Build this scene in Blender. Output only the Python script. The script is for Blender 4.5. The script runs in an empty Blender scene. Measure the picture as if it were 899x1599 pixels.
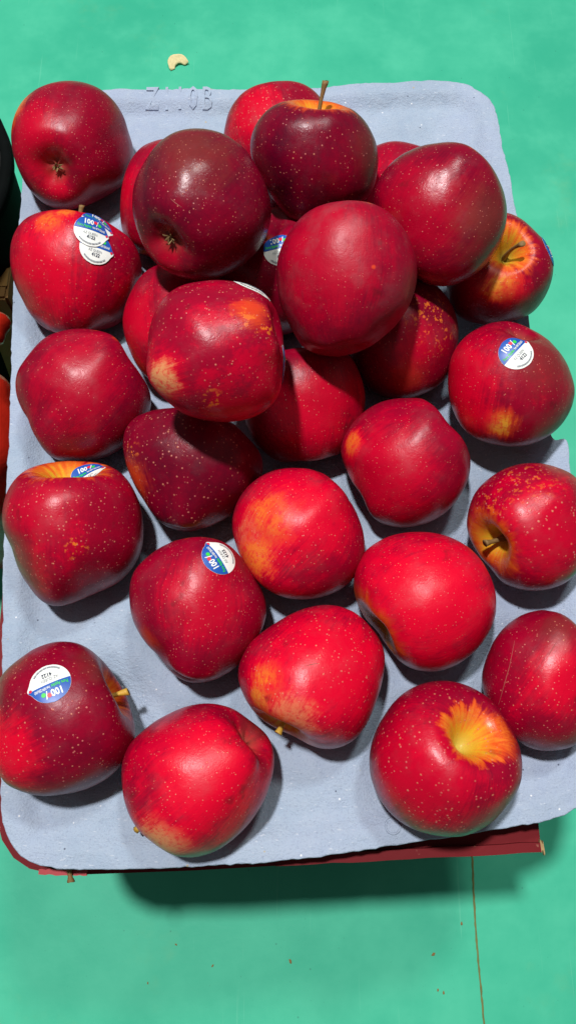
import bpy, bmesh, math, random
import numpy as np
from mathutils import Vector, Matrix, noise
from mathutils.bvhtree import BVHTree

scene = bpy.context.scene
COL = scene.collection

# ------------------------------------------------------------------ camera
F_PX, W_PX, H_PX = 1208.0, 899.0, 1599.0          # focal length in photo pixels
TILT = math.radians(18.0)                          # from straight down
CAM = Vector((0.0, 0.0, 0.43))                     # tray rim is z = 0
cam_data = bpy.data.cameras.new("camera")
cam = bpy.data.objects.new("camera", cam_data)
COL.objects.link(cam)
cam.location = CAM
cam.rotation_euler = (TILT, 0, 0)
cam_data.sensor_fit = 'VERTICAL'
cam_data.sensor_height = 24.0
cam_data.lens = 24.0 * F_PX / H_PX
cam_data.clip_start = 0.01
cam_data.clip_end = 50
scene.camera = cam
RC = Matrix.Rotation(TILT, 3, 'X')

# ------------------------------------------------------------------ light
TABLE_Z = -0.25
world = bpy.data.worlds.new("World")
scene.world = world
world.use_nodes = True
bg = world.node_tree.nodes["Background"]
bg.inputs[0].default_value = (0.92, 0.97, 0.95, 1)
bg.inputs[1].default_value = 0.11

def lamp(name, direction, dist, size, watts, color):
    d = bpy.data.lights.new(name, 'AREA')
    d.shape = 'DISK'
    d.size = size
    d.energy = watts
    d.color = color
    o = bpy.data.objects.new(name, d)
    COL.objects.link(o)
    target = Vector((0.0, 0.12, 0.0))
    v = Vector(direction).normalized()
    o.location = target + v * dist
    o.rotation_euler = v.to_track_quat('Z', 'Y').to_euler()
    return o
lamp("stall_lamp", (-0.16, 0.17, 1.0), 2.4, 0.15, 66.0, (1.0, 0.97, 0.97))
lamp("stall_lamp", (0.20, 0.45, 1.0), 2.6, 0.26, 21.0, (0.94, 1.0, 0.95))

vs = scene.view_settings
vs.view_transform = 'Standard'
vs.look = 'None'
vs.exposure = 0.0
vs.gamma = 1.0
vs.use_curve_mapping = False
scene.cycles.use_denoising = True
scene.cycles.max_bounces = 8

# ------------------------------------------------------------------ helpers
def ray(px, py):
    return (RC @ Vector(((px - 449.5) / F_PX, -(py - 799.5) / F_PX, -1.0))).normalized()

def at(px, py, z):
    d = ray(px, py)
    return CAM + d * ((z - CAM.z) / d.z)

def depth_of(p):
    return -(RC.transposed() @ (p - CAM)).z

def tag(o, label=None, cat=None, group=None, kind=None):
    if label: o["label"] = label
    if cat: o["category"] = cat
    if group: o["group"] = group
    if kind: o["kind"] = kind
    return o

def empty(name, loc):
    o = bpy.data.objects.new(name, None)
    o.empty_display_size = 0.01
    o.location = loc
    COL.objects.link(o)
    return o

def mesh_obj(name, verts, faces, mat, parent=None, matrix=None, smooth=True):
    me = bpy.data.meshes.new(name)
    me.from_pydata([tuple(v) for v in verts], [], faces)
    me.validate()
    if mat: me.materials.append(mat)
    if smooth:
        me.polygons.foreach_set("use_smooth", [True] * len(me.polygons))
    o = bpy.data.objects.new(name, me)
    COL.objects.link(o)
    if parent is not None: o.parent = parent
    if matrix is not None: o.matrix_local = matrix
    return o

class Nodes:
    """tiny node-tree writer"""
    def __init__(self, name):
        self.mat = bpy.data.materials.new(name)
        self.mat.use_nodes = True
        self.t = self.mat.node_tree
        self.bsdf = self.t.nodes["Principled BSDF"]
        self.out = self.t.nodes["Material Output"]
    def put(self, sock, v):
        if isinstance(v, bpy.types.NodeSocket):
            self.t.links.new(v, sock)
        elif v is not None:
            if isinstance(v, (tuple, list)) and len(v) == 3 and sock.type == 'RGBA':
                v = (*v, 1)
            sock.default_value = v
    def node(self, typ, **props):
        n = self.t.nodes.new(typ)
        for k, v in props.items(): setattr(n, k, v)
        return n
    def math(self, op, a, b=None, c=None, clamp=False):
        n = self.node('ShaderNodeMath', operation=op, use_clamp=clamp)
        for i, v in enumerate((a, b, c)): 
            if v is not None: self.put(n.inputs[i], v)
        return n.outputs[0]
    def vmath(self, op, a, b=None, out=0):
        n = self.node('ShaderNodeVectorMath', operation=op)
        self.put(n.inputs[0], a)
        if b is not None: self.put(n.inputs[1], b)
        return n.outputs[out]
    def mix(self, f, a, b):
        n = self.node('ShaderNodeMix', data_type='RGBA')
        self.put(n.inputs[0], f); self.put(n.inputs[6], a); self.put(n.inputs[7], b)
        return n.outputs[2]
    def smooth(self, v, lo, hi, a=0.0, b=1.0):
        n = self.node('ShaderNodeMapRange', interpolation_type='SMOOTHSTEP')
        for i, x in enumerate((v, lo, hi, a, b)): self.put(n.inputs[i], x)
        return n.outputs[0]
    def noise(self, vec, scale, detail=2.0, rough=0.5):
        n = self.node('ShaderNodeTexNoise')
        if vec is not None: self.put(n.inputs['Vector'], vec)
        n.inputs['Scale'].default_value = scale
        n.inputs['Detail'].default_value = detail
        n.inputs['Roughness'].default_value = rough
        return n.outputs[0]
    def voronoi(self, vec, scale, rnd=1.0):
        n = self.node('ShaderNodeTexVoronoi')
        self.put(n.inputs['Vector'], vec)
        n.inputs['Scale'].default_value = scale
        n.inputs['Randomness'].default_value = rnd
        return n
    def bump(self, h, strength, dist, normal=None):
        n = self.node('ShaderNodeBump')
        n.inputs['Strength'].default_value = strength
        n.inputs['Distance'].default_value = dist
        self.put(n.inputs['Height'], h)
        if normal is not None: self.put(n.inputs['Normal'], normal)
        return n.outputs[0]
    def attr(self, name, out):
        n = self.node('ShaderNodeAttribute', attribute_name=name)
        return n.outputs[out]
    def coord(self, out='Object'):
        return self.node('ShaderNodeTexCoord').outputs[out]
    def set(self, name, v):
        self.put(self.bsdf.inputs[name], v)

def plain(name, color, rough=0.6, var=0.15, scale=300.0, bump=0.0, spec=0.5):
    n = Nodes(name)
    f = n.noise(n.coord(), scale, 3)
    dark = tuple(c * (1 - var) for c in color)
    lite = tuple(min(1, c * (1 + var)) for c in color)
    n.set('Base Color', n.mix(f, dark, lite))
    n.set('Roughness', rough)
    n.set('Specular IOR Level', spec)
    if bump: n.set('Normal', n.bump(f, 0.4, bump))
    return n.mat

# ------------------------------------------------------------------ tray shape
TRAY_PX = [(35,300),(38,250),(50,195),(78,158),(120,144),(195,140),(330,139),(450,140),(560,131),(650,127),
 (700,126),(728,128),(750,142),(770,158),(776,182),(783,230),(795,275),(805,330),(814,400),(820,470),(832,540),
 (846,620),(861,690),(867,693),(874,685),(885,683),(888,720),(900,800),(920,950),(940,1100),(945,1180),(930,1240),
 (899,1263),(870,1276),(840,1284),(760,1297),(690,1308),(600,1322),(500,1337),(400,1347),(300,1353),(230,1356),
 (150,1358),(90,1357),(45,1346),(20,1325),(5,1290),(1,1250),(3,1100),(5,900),(9,800),(14,700),(17,600),(20,480),(24,400),(30,340)]
TRAY_W = [at(x, y, 0.0) for x, y in TRAY_PX]

def resample(pts, n):
    P = np.array([[p[0], p[1]] for p in pts]); P = np.vstack([P, P[:1]])
    s = np.r_[0, np.cumsum(np.hypot(*np.diff(P, axis=0).T))]
    t = np.linspace(0, s[-1], n, endpoint=False)
    return np.c_[np.interp(t, s, P[:, 0]), np.interp(t, s, P[:, 1])]
def smooth_closed(P, it):
    for _ in range(it):
        P = 0.5 * P + 0.25 * (np.roll(P, 1, 0) + np.roll(P, -1, 0))
    return P

# floor apples: the approximate places of the moulded cups (photo pixels)
CUP_PX = [(122,232),(125,430),(135,620),(125,835),(125,1125),(315,1220),(315,955),(305,735),(465,835),(485,1060),
 (655,945),(625,725),(785,605),(805,825),(825,1065),(685,1185),(775,425),(470,627),(620,525),(285,510),(275,322),
 (440,235),(615,325),(432,424)]
CUPS = [at(x, y, 0.02) for x, y in CUP_PX]

OUT = smooth_closed(resample(TRAY_W, 560), 3)
OUT_SEG = np.roll(OUT, -1, 0) - OUT

def edge_dist(P):
    """distance of points (n,2) to the tray outline"""
    best = np.full(len(P), 9.0)
    for a, d in zip(OUT, OUT_SEG):
        v = P - a
        t = np.clip((v @ d) / (d @ d), 0, 1)
        best = np.minimum(best, np.hypot(*(v - t[:, None] * d).T))
    return best

def tray_height(P):
    P = np.asarray(P, float).reshape(-1, 2)
    e = edge_dist(P)
    w = np.clip((e - 0.007) / 0.013, 0, 1); w = w * w * (3 - 2 * w)      # rim then slope
    cup = np.zeros(len(P))
    for c in CUPS:
        d = np.hypot(P[:, 0] - c.x, P[:, 1] - c.y) / 0.031
        cup = np.maximum(cup, np.exp(-d ** 4))
    h = -w * (0.0058 + 0.0105 * cup)
    nz = np.array([noise.noise(Vector((x * 28, y * 28, 3.1))) for x, y in P])
    n2 = np.array([noise.noise(Vector((x * 95, y * 95, 7.7))) for x, y in P])
    n3 = np.array([noise.noise(Vector((x * 260, y * 260, 1.3))) for x, y in P])
    return h + 0.0018 * nz + 0.0007 * n2 + 0.00022 * n3

# ------------------------------------------------------------------ setting: table
def mat_table():
    n = Nodes("green_painted_board")
    co = n.coord()
    big = n.noise(co, 5.5, 5, 0.6)
    mid = n.noise(co, 22.0, 4, 0.6)
    fine = n.noise(co, 260.0, 3, 0.6)
    c = n.mix(n.smooth(big, 0.3, 0.7), (0.036, 0.43, 0.262), (0.066, 0.53, 0.325))
    c = n.mix(n.math('MULTIPLY', n.smooth(mid, 0.45, 0.75), 0.35), c, (0.085, 0.55, 0.345))
    worn = n.smooth(n.noise(co, 9.0, 5, 0.65), 0.58, 0.74)
    c = n.mix(n.math('MULTIPLY', worn, 0.22), c, (0.20, 0.42, 0.17))
    spk = n.voronoi(co, 55.0)
    sp = n.smooth(spk.outputs['Distance'], 0.05, 0.02)
    c = n.mix(n.math('MULTIPLY', sp, 0.5), c, (0.02, 0.16, 0.11))
    sm = n.node('ShaderNodeMapping'); n.put(sm.inputs[0], co)
    sm.inputs['Scale'].default_value = (420, 9, 1); sm.inputs['Rotation'].default_value = (0, 0, 0.5)
    scr = n.smooth(n.noise(sm.outputs[0], 1.0, 2), 0.70, 0.76, 0, 0.35)
    c = n.mix(scr, c, (0.14, 0.58, 0.38))
    g = n.smooth(n.noise(co, 420.0, 2, 0.7), 0.68, 0.76, 0, 0.4)
    c = n.mix(g, c, (0.03, 0.25, 0.16))
    n.set('Base Color', c)
    n.set('Roughness', n.smooth(mid, 0.2, 0.8, 0.42, 0.60))
    n.set('Specular IOR Level', 0.35)
    h = n.math('ADD', n.math('MULTIPLY', fine, 0.4), n.noise(co, 60.0, 3))
    n.set('Normal', n.bump(h, 0.25, 0.0006))
    return n.mat
M_TABLE = mat_table()
tb = bmesh.new()
bmesh.ops.create_grid(tb, x_segments=2, y_segments=2, size=0.9)
for v in tb.verts: v.co.z = TABLE_Z; v.co.y += 0.25
me = bpy.data.meshes.new("table_top"); tb.to_mesh(me); tb.free(); me.materials.append(M_TABLE)
table = bpy.data.objects.new("table_top", me); COL.objects.link(table)
tag(table, "green painted table surface under everything", kind="structure")
# the crack between two boards, a shallow ridge of brown filler
seam_px = [(731,1300),(737,1345),(739,1400),(742,1450),(746,1500),(751,1555),(756,1610),(760,1660)]
V, Fc = [], []
rs = random.Random(4)
sp = [at(x, y, TABLE_Z) for x, y in seam_px]
fine_pts = []
for a, b in zip(sp, sp[1:]):
    for k in range(8): fine_pts.append(a.lerp(b, k / 8))
for i, p in enumerate(fine_pts):
    w = 0.00055 + 0.00035 * rs.random(); dx = 0.0004 * (rs.random() - .5)
    V += [(p.x - w + dx, p.y, TABLE_Z + 0.0003), (p.x + dx, p.y, TABLE_Z + 0.0009), (p.x + w + dx, p.y, TABLE_Z + 0.0003)]
    if i:
        k = 3 * i
        Fc += [(k - 3, k - 2, k + 1, k), (k - 2, k - 1, k + 2, k + 1)]
mesh_obj("board_seam", V, Fc, plain("seam_brown", (0.16, 0.17, 0.05), 0.8, 0.4, 200), table)

# ------------------------------------------------------------------ carton below the tray
M_CARTON = None
def mat_carton():
    n = Nodes("red_printed_cardboard")
    co = n.coord()
    a = n.noise(co, 14, 4); b = n.noise(co, 160, 4, 0.65)
    c = n.mix(a, (0.12, 0.003, 0.006), (0.17, 0.004, 0.008))  # red darkened so the colour carries the shade below the tray
    c = n.mix(n.smooth(b, 0.66, 0.74, 0, 0.5), c, (0.42, 0.20, 0.13))
    n.set('Base Color', c)
    n.set('Roughness', 0.6)
    n.set('Specular IOR Level', 0.2)
    n.set('Normal', n.bump(b, 0.2, 0.0004))
    return n.mat
M_CARTON = mat_carton()
M_TAN = plain("bare_cardboard", (0.36, 0.23, 0.10), 0.85, 0.3, 500, 0.0005)
CART_Z = -0.0215
cart_px = [(-4,1000),(-9,1150),(-9,1230),(-7,1275),(2,1312),(20,1340),(45,1357),(75,1364),(135,1366),(300,1360),(560,1345),(845,1328),
           (838,1250),(800,900),(770,500),(745,190),(400,185),(90,185),(60,300),(30,600),(6,900)]
cw = [at(x, y, CART_Z) for x, y in cart_px]
cpos = sum(cw, Vector()) / len(cw)
carton = empty("cardboard_carton", (cpos.x, cpos.y, TABLE_Z))
tag(carton, "shade-darkened red cardboard carton under the blue grey apple tray", "carton")
bm = bmesh.new()
vv = [bm.verts.new((p.x - cpos.x, p.y - cpos.y, CART_Z - TABLE_Z)) for p in cw]
face = bm.faces.new(vv)
if face.normal.z < 0: face.normal_flip()
bm.normal_update()
ex = bmesh.ops.extrude_face_region(bm, geom=[face])
for g in ex['geom']:
    if isinstance(g, bmesh.types.BMVert): g.co.z = 0.0005
bmesh.ops.recalc_face_normals(bm, faces=bm.faces[:])
top_edges = [e for e in bm.edges if all(v.co.z > 0.1 for v in e.verts)]
bmesh.ops.bevel(bm, geom=top_edges, offset=0.0015, segments=2, affect='EDGES')
me = bpy.data.meshes.new("carton_body"); bm.to_mesh(me); bm.free(); me.materials.append(M_CARTON)
o = bpy.data.objects.new("carton_body", me); COL.objects.link(o); o.parent = carton

def box_between(p, q, width, height, jag=0.0, seed=1, n=14):
    """a jagged strip of board from p to q"""
    rnd = random.Random(seed)
    d = (q - p).normalized(); s = Vector((-d.y, d.x, 0))
    V, Fc = [], []
    for i in range(n + 1):
        c = p.lerp(q, i / n)
        w0 = width * (0.5 + jag * (rnd.random() - .5)); w1 = width * (0.5 + jag * (rnd.random() - .5))
        for sgn, zz in ((-w0, 0), (w1, 0), (w1, height), (-w0, height)):
            V.append(c + s * sgn + Vector((0, 0, zz)))
        if i:
            a = 4 * (i - 1); b = 4 * i
            for k in range(4): Fc.append((a + k, a + (k + 1) % 4, b + (k + 1) % 4, b + k))
    Fc += [(3, 2, 1, 0), (4 * n, 4 * n + 1, 4 * n + 2, 4 * n + 3)]
    return V, Fc
off = Vector((cpos.x, cpos.y, TABLE_Z))
# lighter red flap edge at the corner and the bare cardboard end of the front board
V, Fc = box_between(at(62, 1361, CART_Z) - off, at(137, 1362, CART_Z) - off, 0.0028, 0.0014, 0.25, 3)
mesh_obj("flap_edge", V, Fc, plain("light_red_print", (0.38, 0.015, 0.022), 0.5, 0.2, 300), carton, smooth=False)
V, Fc = box_between(at(430, 1343, CART_Z) - off, at(840, 1322, CART_Z) - off, 0.0050, 0.0040, 0.12, 5)
mesh_obj("front_board", V, Fc, M_CARTON, carton, smooth=False)
V, Fc = box_between(at(841, 1322.5, CART_Z) - off, at(846, 1322, CART_Z) - off, 0.0055, 0.0030, 0.6, 9, 4)
mesh_obj("torn_board_end", V, Fc, M_TAN, carton, smooth=False)

# ------------------------------------------------------------------ tray
def mat_pulp():
    n = Nodes("blue_grey_paper_pulp")
    co = n.coord()
    big = n.noise(co, 18, 4, 0.6); mid = n.noise(co, 130, 4, 0.65); fine = n.noise(co, 900, 3, 0.7)
    c = n.mix(n.smooth(big, 0.3, 0.7), (0.305, 0.385, 0.490), (0.372, 0.452, 0.562))
    c = n.mix(n.smooth(n.noise(co, 9.0, 3), 0.45, 0.65, 0, 0.6), c, (0.34, 0.395, 0.535))
    c = n.mix(n.smooth(mid, 0.35, 0.7, 0, 0.35), c, (0.41, 0.475, 0.56))
    c = n.mix(n.smooth(fine, 0.30, 0.48, 0.55, 0), c, (0.25, 0.29, 0.40))
    fib = n.node('ShaderNodeMapping'); n.put(fib.inputs[0], co)
    fib.inputs['Scale'].default_value = (260, 900, 500); fib.inputs['Rotation'].default_value = (0, 0, 0.7)
    fb = n.noise(fib.outputs[0], 1.0, 2)
    c = n.mix(n.smooth(fb, 0.66, 0.74, 0, 0.5), c, (0.62, 0.66, 0.72))
    v1 = n.voronoi(co, 150); d1 = n.smooth(v1.outputs['Distance'], 0.10, 0.05)
    sel = n.node('ShaderNodeSeparateColor'); n.put(sel.inputs[0], v1.outputs['Color'])
    c = n.mix(n.math('MULTIPLY', d1, n.smooth(sel.outputs[0], 0.60, 0.62, 0, 0.8)), c, (0.06, 0.07, 0.11))
    c = n.mix(n.math('MULTIPLY', d1, n.smooth(sel.outputs[0], 0.22, 0.20, 0, 0.9)), c, (0.80, 0.82, 0.84))
    v2 = n.voronoi(co, 60); d2 = n.smooth(v2.outputs['Distance'], 0.05, 0.03)
    c = n.mix(n.math('MULTIPLY', d2, 0.6), c, (0.50, 0.36, 0.12))
    n.set('Base Color', c)
    n.set('Roughness', 0.88)
    n.set('Specular IOR Level', 0.2)
    h = n.math('ADD', n.math('MULTIPLY', mid, 1.0), n.math('ADD', n.math('MULTIPLY', fine, 0.55), n.math('MULTIPLY', fb, 0.3)))
    n.set('Normal', n.bump(h, 0.65, 0.0018))
    return n.mat
M_PULP = mat_pulp()
tray_c = np.array([0.0, 0.13])
tray = empty("apple_tray", (0.0, 0.13, CART_Z))
tag(tray, "blue grey moulded pulp fruit tray holding all the red apples", "tray")
NR, NS = 150, len(OUT)
rim = OUT + np.array([[0.0007 * noise.noise(Vector((x * 260, y * 260, 9))), 0.0007 * noise.noise(Vector((x * 260, y * 260, 5)))] for x, y in OUT])
svals = 1 - (1 - np.linspace(0.02, 1, NR)) ** 1.15
P2 = np.concatenate([tray_c + s * (rim - tray_c) for s in svals])
Z2 = tray_height(P2)
V = [(x - tray_c[0], y - tray_c[1], z - CART_Z) for (x, y), z in zip(P2, Z2)]
Fc = []
for i in range(NR - 1):
    for j in range(NS):
        k = (j + 1) % NS
        Fc.append((i * NS + j, (i + 1) * NS + j, (i + 1) * NS + k, i * NS + k))
Fc.append(tuple(range(NS)))
base = len(V)                                      # rim edge and the under-side lip
for dz, s in ((-0.0012, 1.002), (-0.0026, 1.0), (-0.0029, 0.97)):
    for j in range(NS):
        p = rim[j]; q = tray_c + s * (p - tray_c)
        V.append((q[0] - tray_c[0], q[1] - tray_c[1], Z2[(NR - 1) * NS + j] + dz - CART_Z))
for r in range(3):
    a0 = (NR - 1) * NS if r == 0 else base + (r - 1) * NS
    b0 = base + r * NS
    for j in range(NS):
        k = (j + 1) % NS
        Fc.append((a0 + j, b0 + j, b0 + k, a0 + k))
mesh_obj("tray_shell", V, Fc, M_PULP, tray)

_text_cache = {}
def text_geo(s, size, bold=0.0, extrude=0.0):
    key = (s, size, bold, extrude)
    if key not in _text_cache:
        cu = bpy.data.curves.new("t", 'FONT')
        cu.body = s; cu.size = 1.0; cu.space_character = 1.35 if extrude else 1.0; cu.offset = bold; cu.extrude = extrude / size
        cu.resolution_u = 2; cu.align_x = 'LEFT'
        ob = bpy.data.objects.new("t", cu); COL.objects.link(ob)
        dg = bpy.context.evaluated_depsgraph_get()
        me = bpy.data.meshes.new_from_object(ob.evaluated_get(dg))
        _text_cache[key] = ([tuple(v.co * size) for v in me.vertices], [tuple(p.vertices) for p in me.polygons])
        bpy.data.objects.remove(ob); bpy.data.curves.remove(cu); bpy.data.meshes.remove(me)
    return _text_cache[key]

# moulded code on the far rim, raised out of the pulp
V, Fc = text_geo("Z110B", 0.0150, 0.016, 0.0010)
a = at(228, 172, -0.004); b = at(332, 171, -0.004)
w = max(v[0] for v in V); h0 = at(280, 144, -0.004).y - a.y; hh = max(v[1] for v in V)
pts = [(a.x + v[0] / w * (b.x - a.x), a.y + v[1] / hh * h0, v[2]) for v in V]
zz = tray_height([(p[0], p[1]) for p in pts])
V = [(p[0] - tray_c[0], p[1] - tray_c[1], p[2] + z - CART_Z + 0.00012) for p, z in zip(pts, zz)]
mesh_obj("embossed_lettering", V, Fc, M_PULP, tray, smooth=False)
# moulded ring mark near the front edge
rc = at(612, 1290, -0.003); V, Fc = [], []
for i in range(28):
    t = i / 28 * 2 * math.pi
    for k in range(6):
        u = k / 6 * 2 * math.pi
        rr = 0.0036 + 0.0006 * math.cos(u)
        V.append((rc.x + rr * math.cos(t), rc.y + rr * math.sin(t), 0.0005 * math.sin(u)))
    for k in range(6):
        Fc.append((i * 6 + k, (i + 1) % 28 * 6 + k, (i + 1) % 28 * 6 + (k + 1) % 6, i * 6 + (k + 1) % 6))
zz = tray_height([(p[0], p[1]) for p in V])
mesh_obj("embossed_ring", [(p[0] - tray_c[0], p[1] - tray_c[1], p[2] + z - CART_Z) for p, z in zip(V, zz)], Fc, M_PULP, tray)

# ------------------------------------------------------------------ apples
PROFILE = [(0.0,.37),(0.05,.38),(0.12,.46),(0.21,.61),(0.31,.745),(0.43,.825),(0.56,.825),(0.70,.745),(0.83,.60),(0.93,.38),(0.985,.16),
           (1.0,-.05),(0.97,-.28),(0.89,-.50),(0.77,-.70),(0.62,-.845),(0.49,-.90),(0.38,-.905),(0.28,-.875),(0.19,-.825),(0.10,-.785),(0.0,-.775)]
def catmull(P, n):
    P = np.array(P); out = []
    E = np.vstack([2 * P[0] - P[1], P, 2 * P[-1] - P[-2]])
    m = len(P) - 1
    for t in np.linspace(0, m - 1e-9, n):
        i = int(t); f = t - i
        p0, p1, p2, p3 = E[i:i + 4]
        out.append(0.5 * (2 * p1 + (p2 - p0) * f + (2 * p0 - 5 * p1 + 4 * p2 - p3) * f * f + (3 * p1 - p0 - 3 * p2 + p3) * f ** 3))
    return np.array(out)
PROF = catmull(PROFILE, 88)
NSEG = 112

def apple_geo(R, seed, zs=1.06, taper=0.0, lobe=0.03, skew=0.0, bowl=1.0):
    """vertices, faces, cavity coordinate (0 stem .. 1 waist .. 2 calyx) of one apple, axis +Z, centre at 0"""
    rnd = random.Random(seed)
    ph = rnd.random() * 6.28; a1 = rnd.random() * 6.28; a2 = rnd.random() * 6.28; off = Vector((rnd.random() * 50, rnd.random() * 50, 0))
    V, Fc, cav, ang = [], [], [], []
    waist = int(np.argmax(PROF[:, 0]))
    for i, (rho, z) in enumerate(PROF):
        c = rho if i <= waist else 2 - rho
        if c < 0.43: z = 0.825 - (0.825 - z) * bowl
        wl = np.clip((c - 0.6) / 1.0, 0, 1) ** 1.3        # lobes grow towards the calyx
        tp = 1 + taper * z                                   # conical apples narrow downward
        for j in range(NSEG):
            f = 2 * math.pi * j / NSEG
            l5 = math.cos(5 * f + ph) * 0.7 + 0.3 * math.cos(2 * f + a2)
            r = rho * tp * (1 + lobe * wl * l5 + 0.022 * math.cos(2 * f + a1) + 0.012 * math.cos(3 * f + a2))
            zz = z * zs - lobe * 0.9 * max(0, c - 1.25) * l5 + 0.05 * max(0, 0.75 - c) * math.cos(f + a1) * min(1, c / .4)
            x, y = r * math.cos(f), r * math.sin(f)
            x += skew * zz * 0.6
            d = noise.noise(Vector((x, y, zz)) * 1.5 + off) * 0.034 + noise.noise(Vector((x, y, zz)) * 5 + off) * 0.0035
            s = R * (1 + d)
            V.append(Vector((x * s, y * s, zz * s))); cav.append(c); ang.append((math.cos(f), math.sin(f)))
        if i:
            for j in range(NSEG):
                k = (j + 1) % NSEG
                a = (i - 1) * NSEG; b = i * NSEG
                Fc.append((a + j, b + j, b + k, a + k))
    return V, Fc, cav, ang

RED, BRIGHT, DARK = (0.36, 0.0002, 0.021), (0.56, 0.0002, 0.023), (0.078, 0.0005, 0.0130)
PATCHC = dict(orange=(0.72, 0.17, 0.018), yellow=(0.72, 0.40, 0.03), red=(0.68, 0.0004, 0.022), brown=(0.15, 0.030, 0.022),
              ember=(0.62, 0.06, 0.010), cream=(0.68, 0.30, 0.12))

def mat_skin(idx, dark, patches, cav_size, cav_amp, dots, dot_size, rough=0.36, bloom=0.15, soft_bowl=1.45):
    n = Nodes("apple_skin_%02d" % idx)
    co = n.coord()
    shift = n.vmath('ADD', co, (idx * 0.37, idx * 0.11, idx * 0.23))
    cav = n.attr("cav", 2)
    ang = n.attr("ang", 1)
    # meridian-streak coordinates
    comb = n.node('ShaderNodeCombineXYZ')
    sep = n.node('ShaderNodeSeparateXYZ'); n.put(sep.inputs[0], ang)
    n.put(comb.inputs[0], sep.outputs[0]); n.put(comb.inputs[1], sep.outputs[1])
    n.put(comb.inputs[2], n.math('MULTIPLY', cav, 0.30))
    streak = n.vmath('ADD', comb.outputs[0], (idx * 1.7, 0, 0))
    s_low = n.noise(streak, 2.6, 2); s_mid = n.noise(streak, 6.0, 2.5, 0.55); s_hi = n.noise(streak, 26.0, 3, 0.65)
    low = n.noise(shift, 26.0, 3); mid = n.noise(shift, 120.0, 4, 0.6); fine = n.noise(shift, 900.0, 3, 0.65)
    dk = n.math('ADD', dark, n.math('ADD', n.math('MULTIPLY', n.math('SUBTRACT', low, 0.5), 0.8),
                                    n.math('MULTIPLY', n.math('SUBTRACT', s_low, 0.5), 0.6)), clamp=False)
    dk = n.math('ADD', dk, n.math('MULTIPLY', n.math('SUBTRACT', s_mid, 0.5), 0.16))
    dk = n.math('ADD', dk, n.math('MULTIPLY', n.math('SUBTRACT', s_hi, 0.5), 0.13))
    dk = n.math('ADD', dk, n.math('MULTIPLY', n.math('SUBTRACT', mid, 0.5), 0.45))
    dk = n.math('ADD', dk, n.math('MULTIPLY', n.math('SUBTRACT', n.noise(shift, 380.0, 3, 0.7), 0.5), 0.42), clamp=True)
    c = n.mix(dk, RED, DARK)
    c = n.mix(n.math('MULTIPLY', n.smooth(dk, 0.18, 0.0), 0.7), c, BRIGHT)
    # blotches of ground colour or brown; 'red' kind is blush plus painted lit-centre falloff
    for p, size, soft, kind, amt in patches:
        d = n.vmath('DISTANCE', co, tuple(p), out=1)
        d = n.math('ADD', d, n.math('MULTIPLY', n.math('SUBTRACT', n.noise(shift, 110.0, 4, 0.65), 0.5), size * 1.5))
        d = n.math('ADD', d, n.math('MULTIPLY', n.math('SUBTRACT', s_hi, 0.5), size * 1.15))
        m = n.smooth(d, size * (1 + soft), size * (1 - soft))
        if kind in ('orange', 'yellow', 'cream'):
            c = n.mix(n.math('MULTIPLY', n.smooth(d, size * (1.15 + soft), size * (0.9 - soft * .3)), amt), c, PATCHC['red'] if dark < .3 else PATCHC['ember'])
            m2 = n.smooth(d, size * (0.95 + soft * .4), size * (0.75 - soft * .6))
            spk = n.smooth(n.noise(shift, 420.0, 3, 0.7), 0.33, 0.55, 0.30, 1.0)
            c = n.mix(n.math('MULTIPLY', n.math('MULTIPLY', m2, spk), amt), c, PATCHC[kind])
        elif kind == 'flecks':
            fl = n.smooth(n.noise(shift, 330.0, 3, 0.6), 0.56, 0.62)
            c = n.mix(n.math('MULTIPLY', n.math('MULTIPLY', m, fl), amt), c, PATCHC['orange'])
        else:
            c = n.mix(n.math('MULTIPLY', m, amt), c, PATCHC[kind])
    # stem bowl: yellow to orange rays to red
    if cav_size > 0:
        e = n.math('SUBTRACT', cav, n.math('MULTIPLY', n.math('SUBTRACT', s_mid, 0.5), cav_amp * 3.0))
        e = n.math('SUBTRACT', e, n.math('MULTIPLY', n.math('SUBTRACT', s_hi, 0.5), cav_amp * 0.35))
        e = n.math('SUBTRACT', e, n.math('MULTIPLY', n.math('SUBTRACT', n.noise(shift, 300.0, 4, 0.65), 0.5), cav_amp * 1.7))
        e = n.math('SUBTRACT', e, n.math('MULTIPLY', n.math('SUBTRACT', s_low, 0.5), cav_amp * 2.2))
        c = n.mix(n.smooth(e, cav_size * soft_bowl, cav_size * 1.00), c, PATCHC['ember'])
        c = n.mix(n.smooth(e, cav_size * (0.5 + 0.5 * soft_bowl), cav_size * (1.5 - 0.6 * soft_bowl)), c, PATCHC['orange'])
        c = n.mix(n.smooth(e, cav_size * 0.88, cav_size * 0.30), c, (0.62, 0.36, 0.02))
        c = n.mix(n.smooth(cav, 0.20, 0.03, 0, 0.7), c, (0.42, 0.36, 0.07))
    # calyx basin slightly browner
    c = n.mix(n.smooth(cav, 1.72, 1.95, 0, 0.55), c, (0.30, 0.085, 0.05))
    # faint bruises and handling marks
    br = n.smooth(n.noise(shift, 75.0, 3, 0.55), 0.66, 0.76, 0, 0.45)
    c = n.mix(br, c, (0.09, 0.006, 0.010))
    # lenticels
    warp = n.vmath('ADD', shift, (3.3, 1.7, 0.4))
    v = n.voronoi(warp, dots * 1.5)
    sc = n.node('ShaderNodeSeparateColor'); n.put(sc.inputs[0], v.outputs['Color'])
    rad = n.smooth(sc.outputs[0], 0.0, 1.0, dot_size * 0.36, dot_size * 1.50)
    m = n.smooth(v.outputs['Distance'], rad, n.math('MULTIPLY', rad, 0.35))
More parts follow.
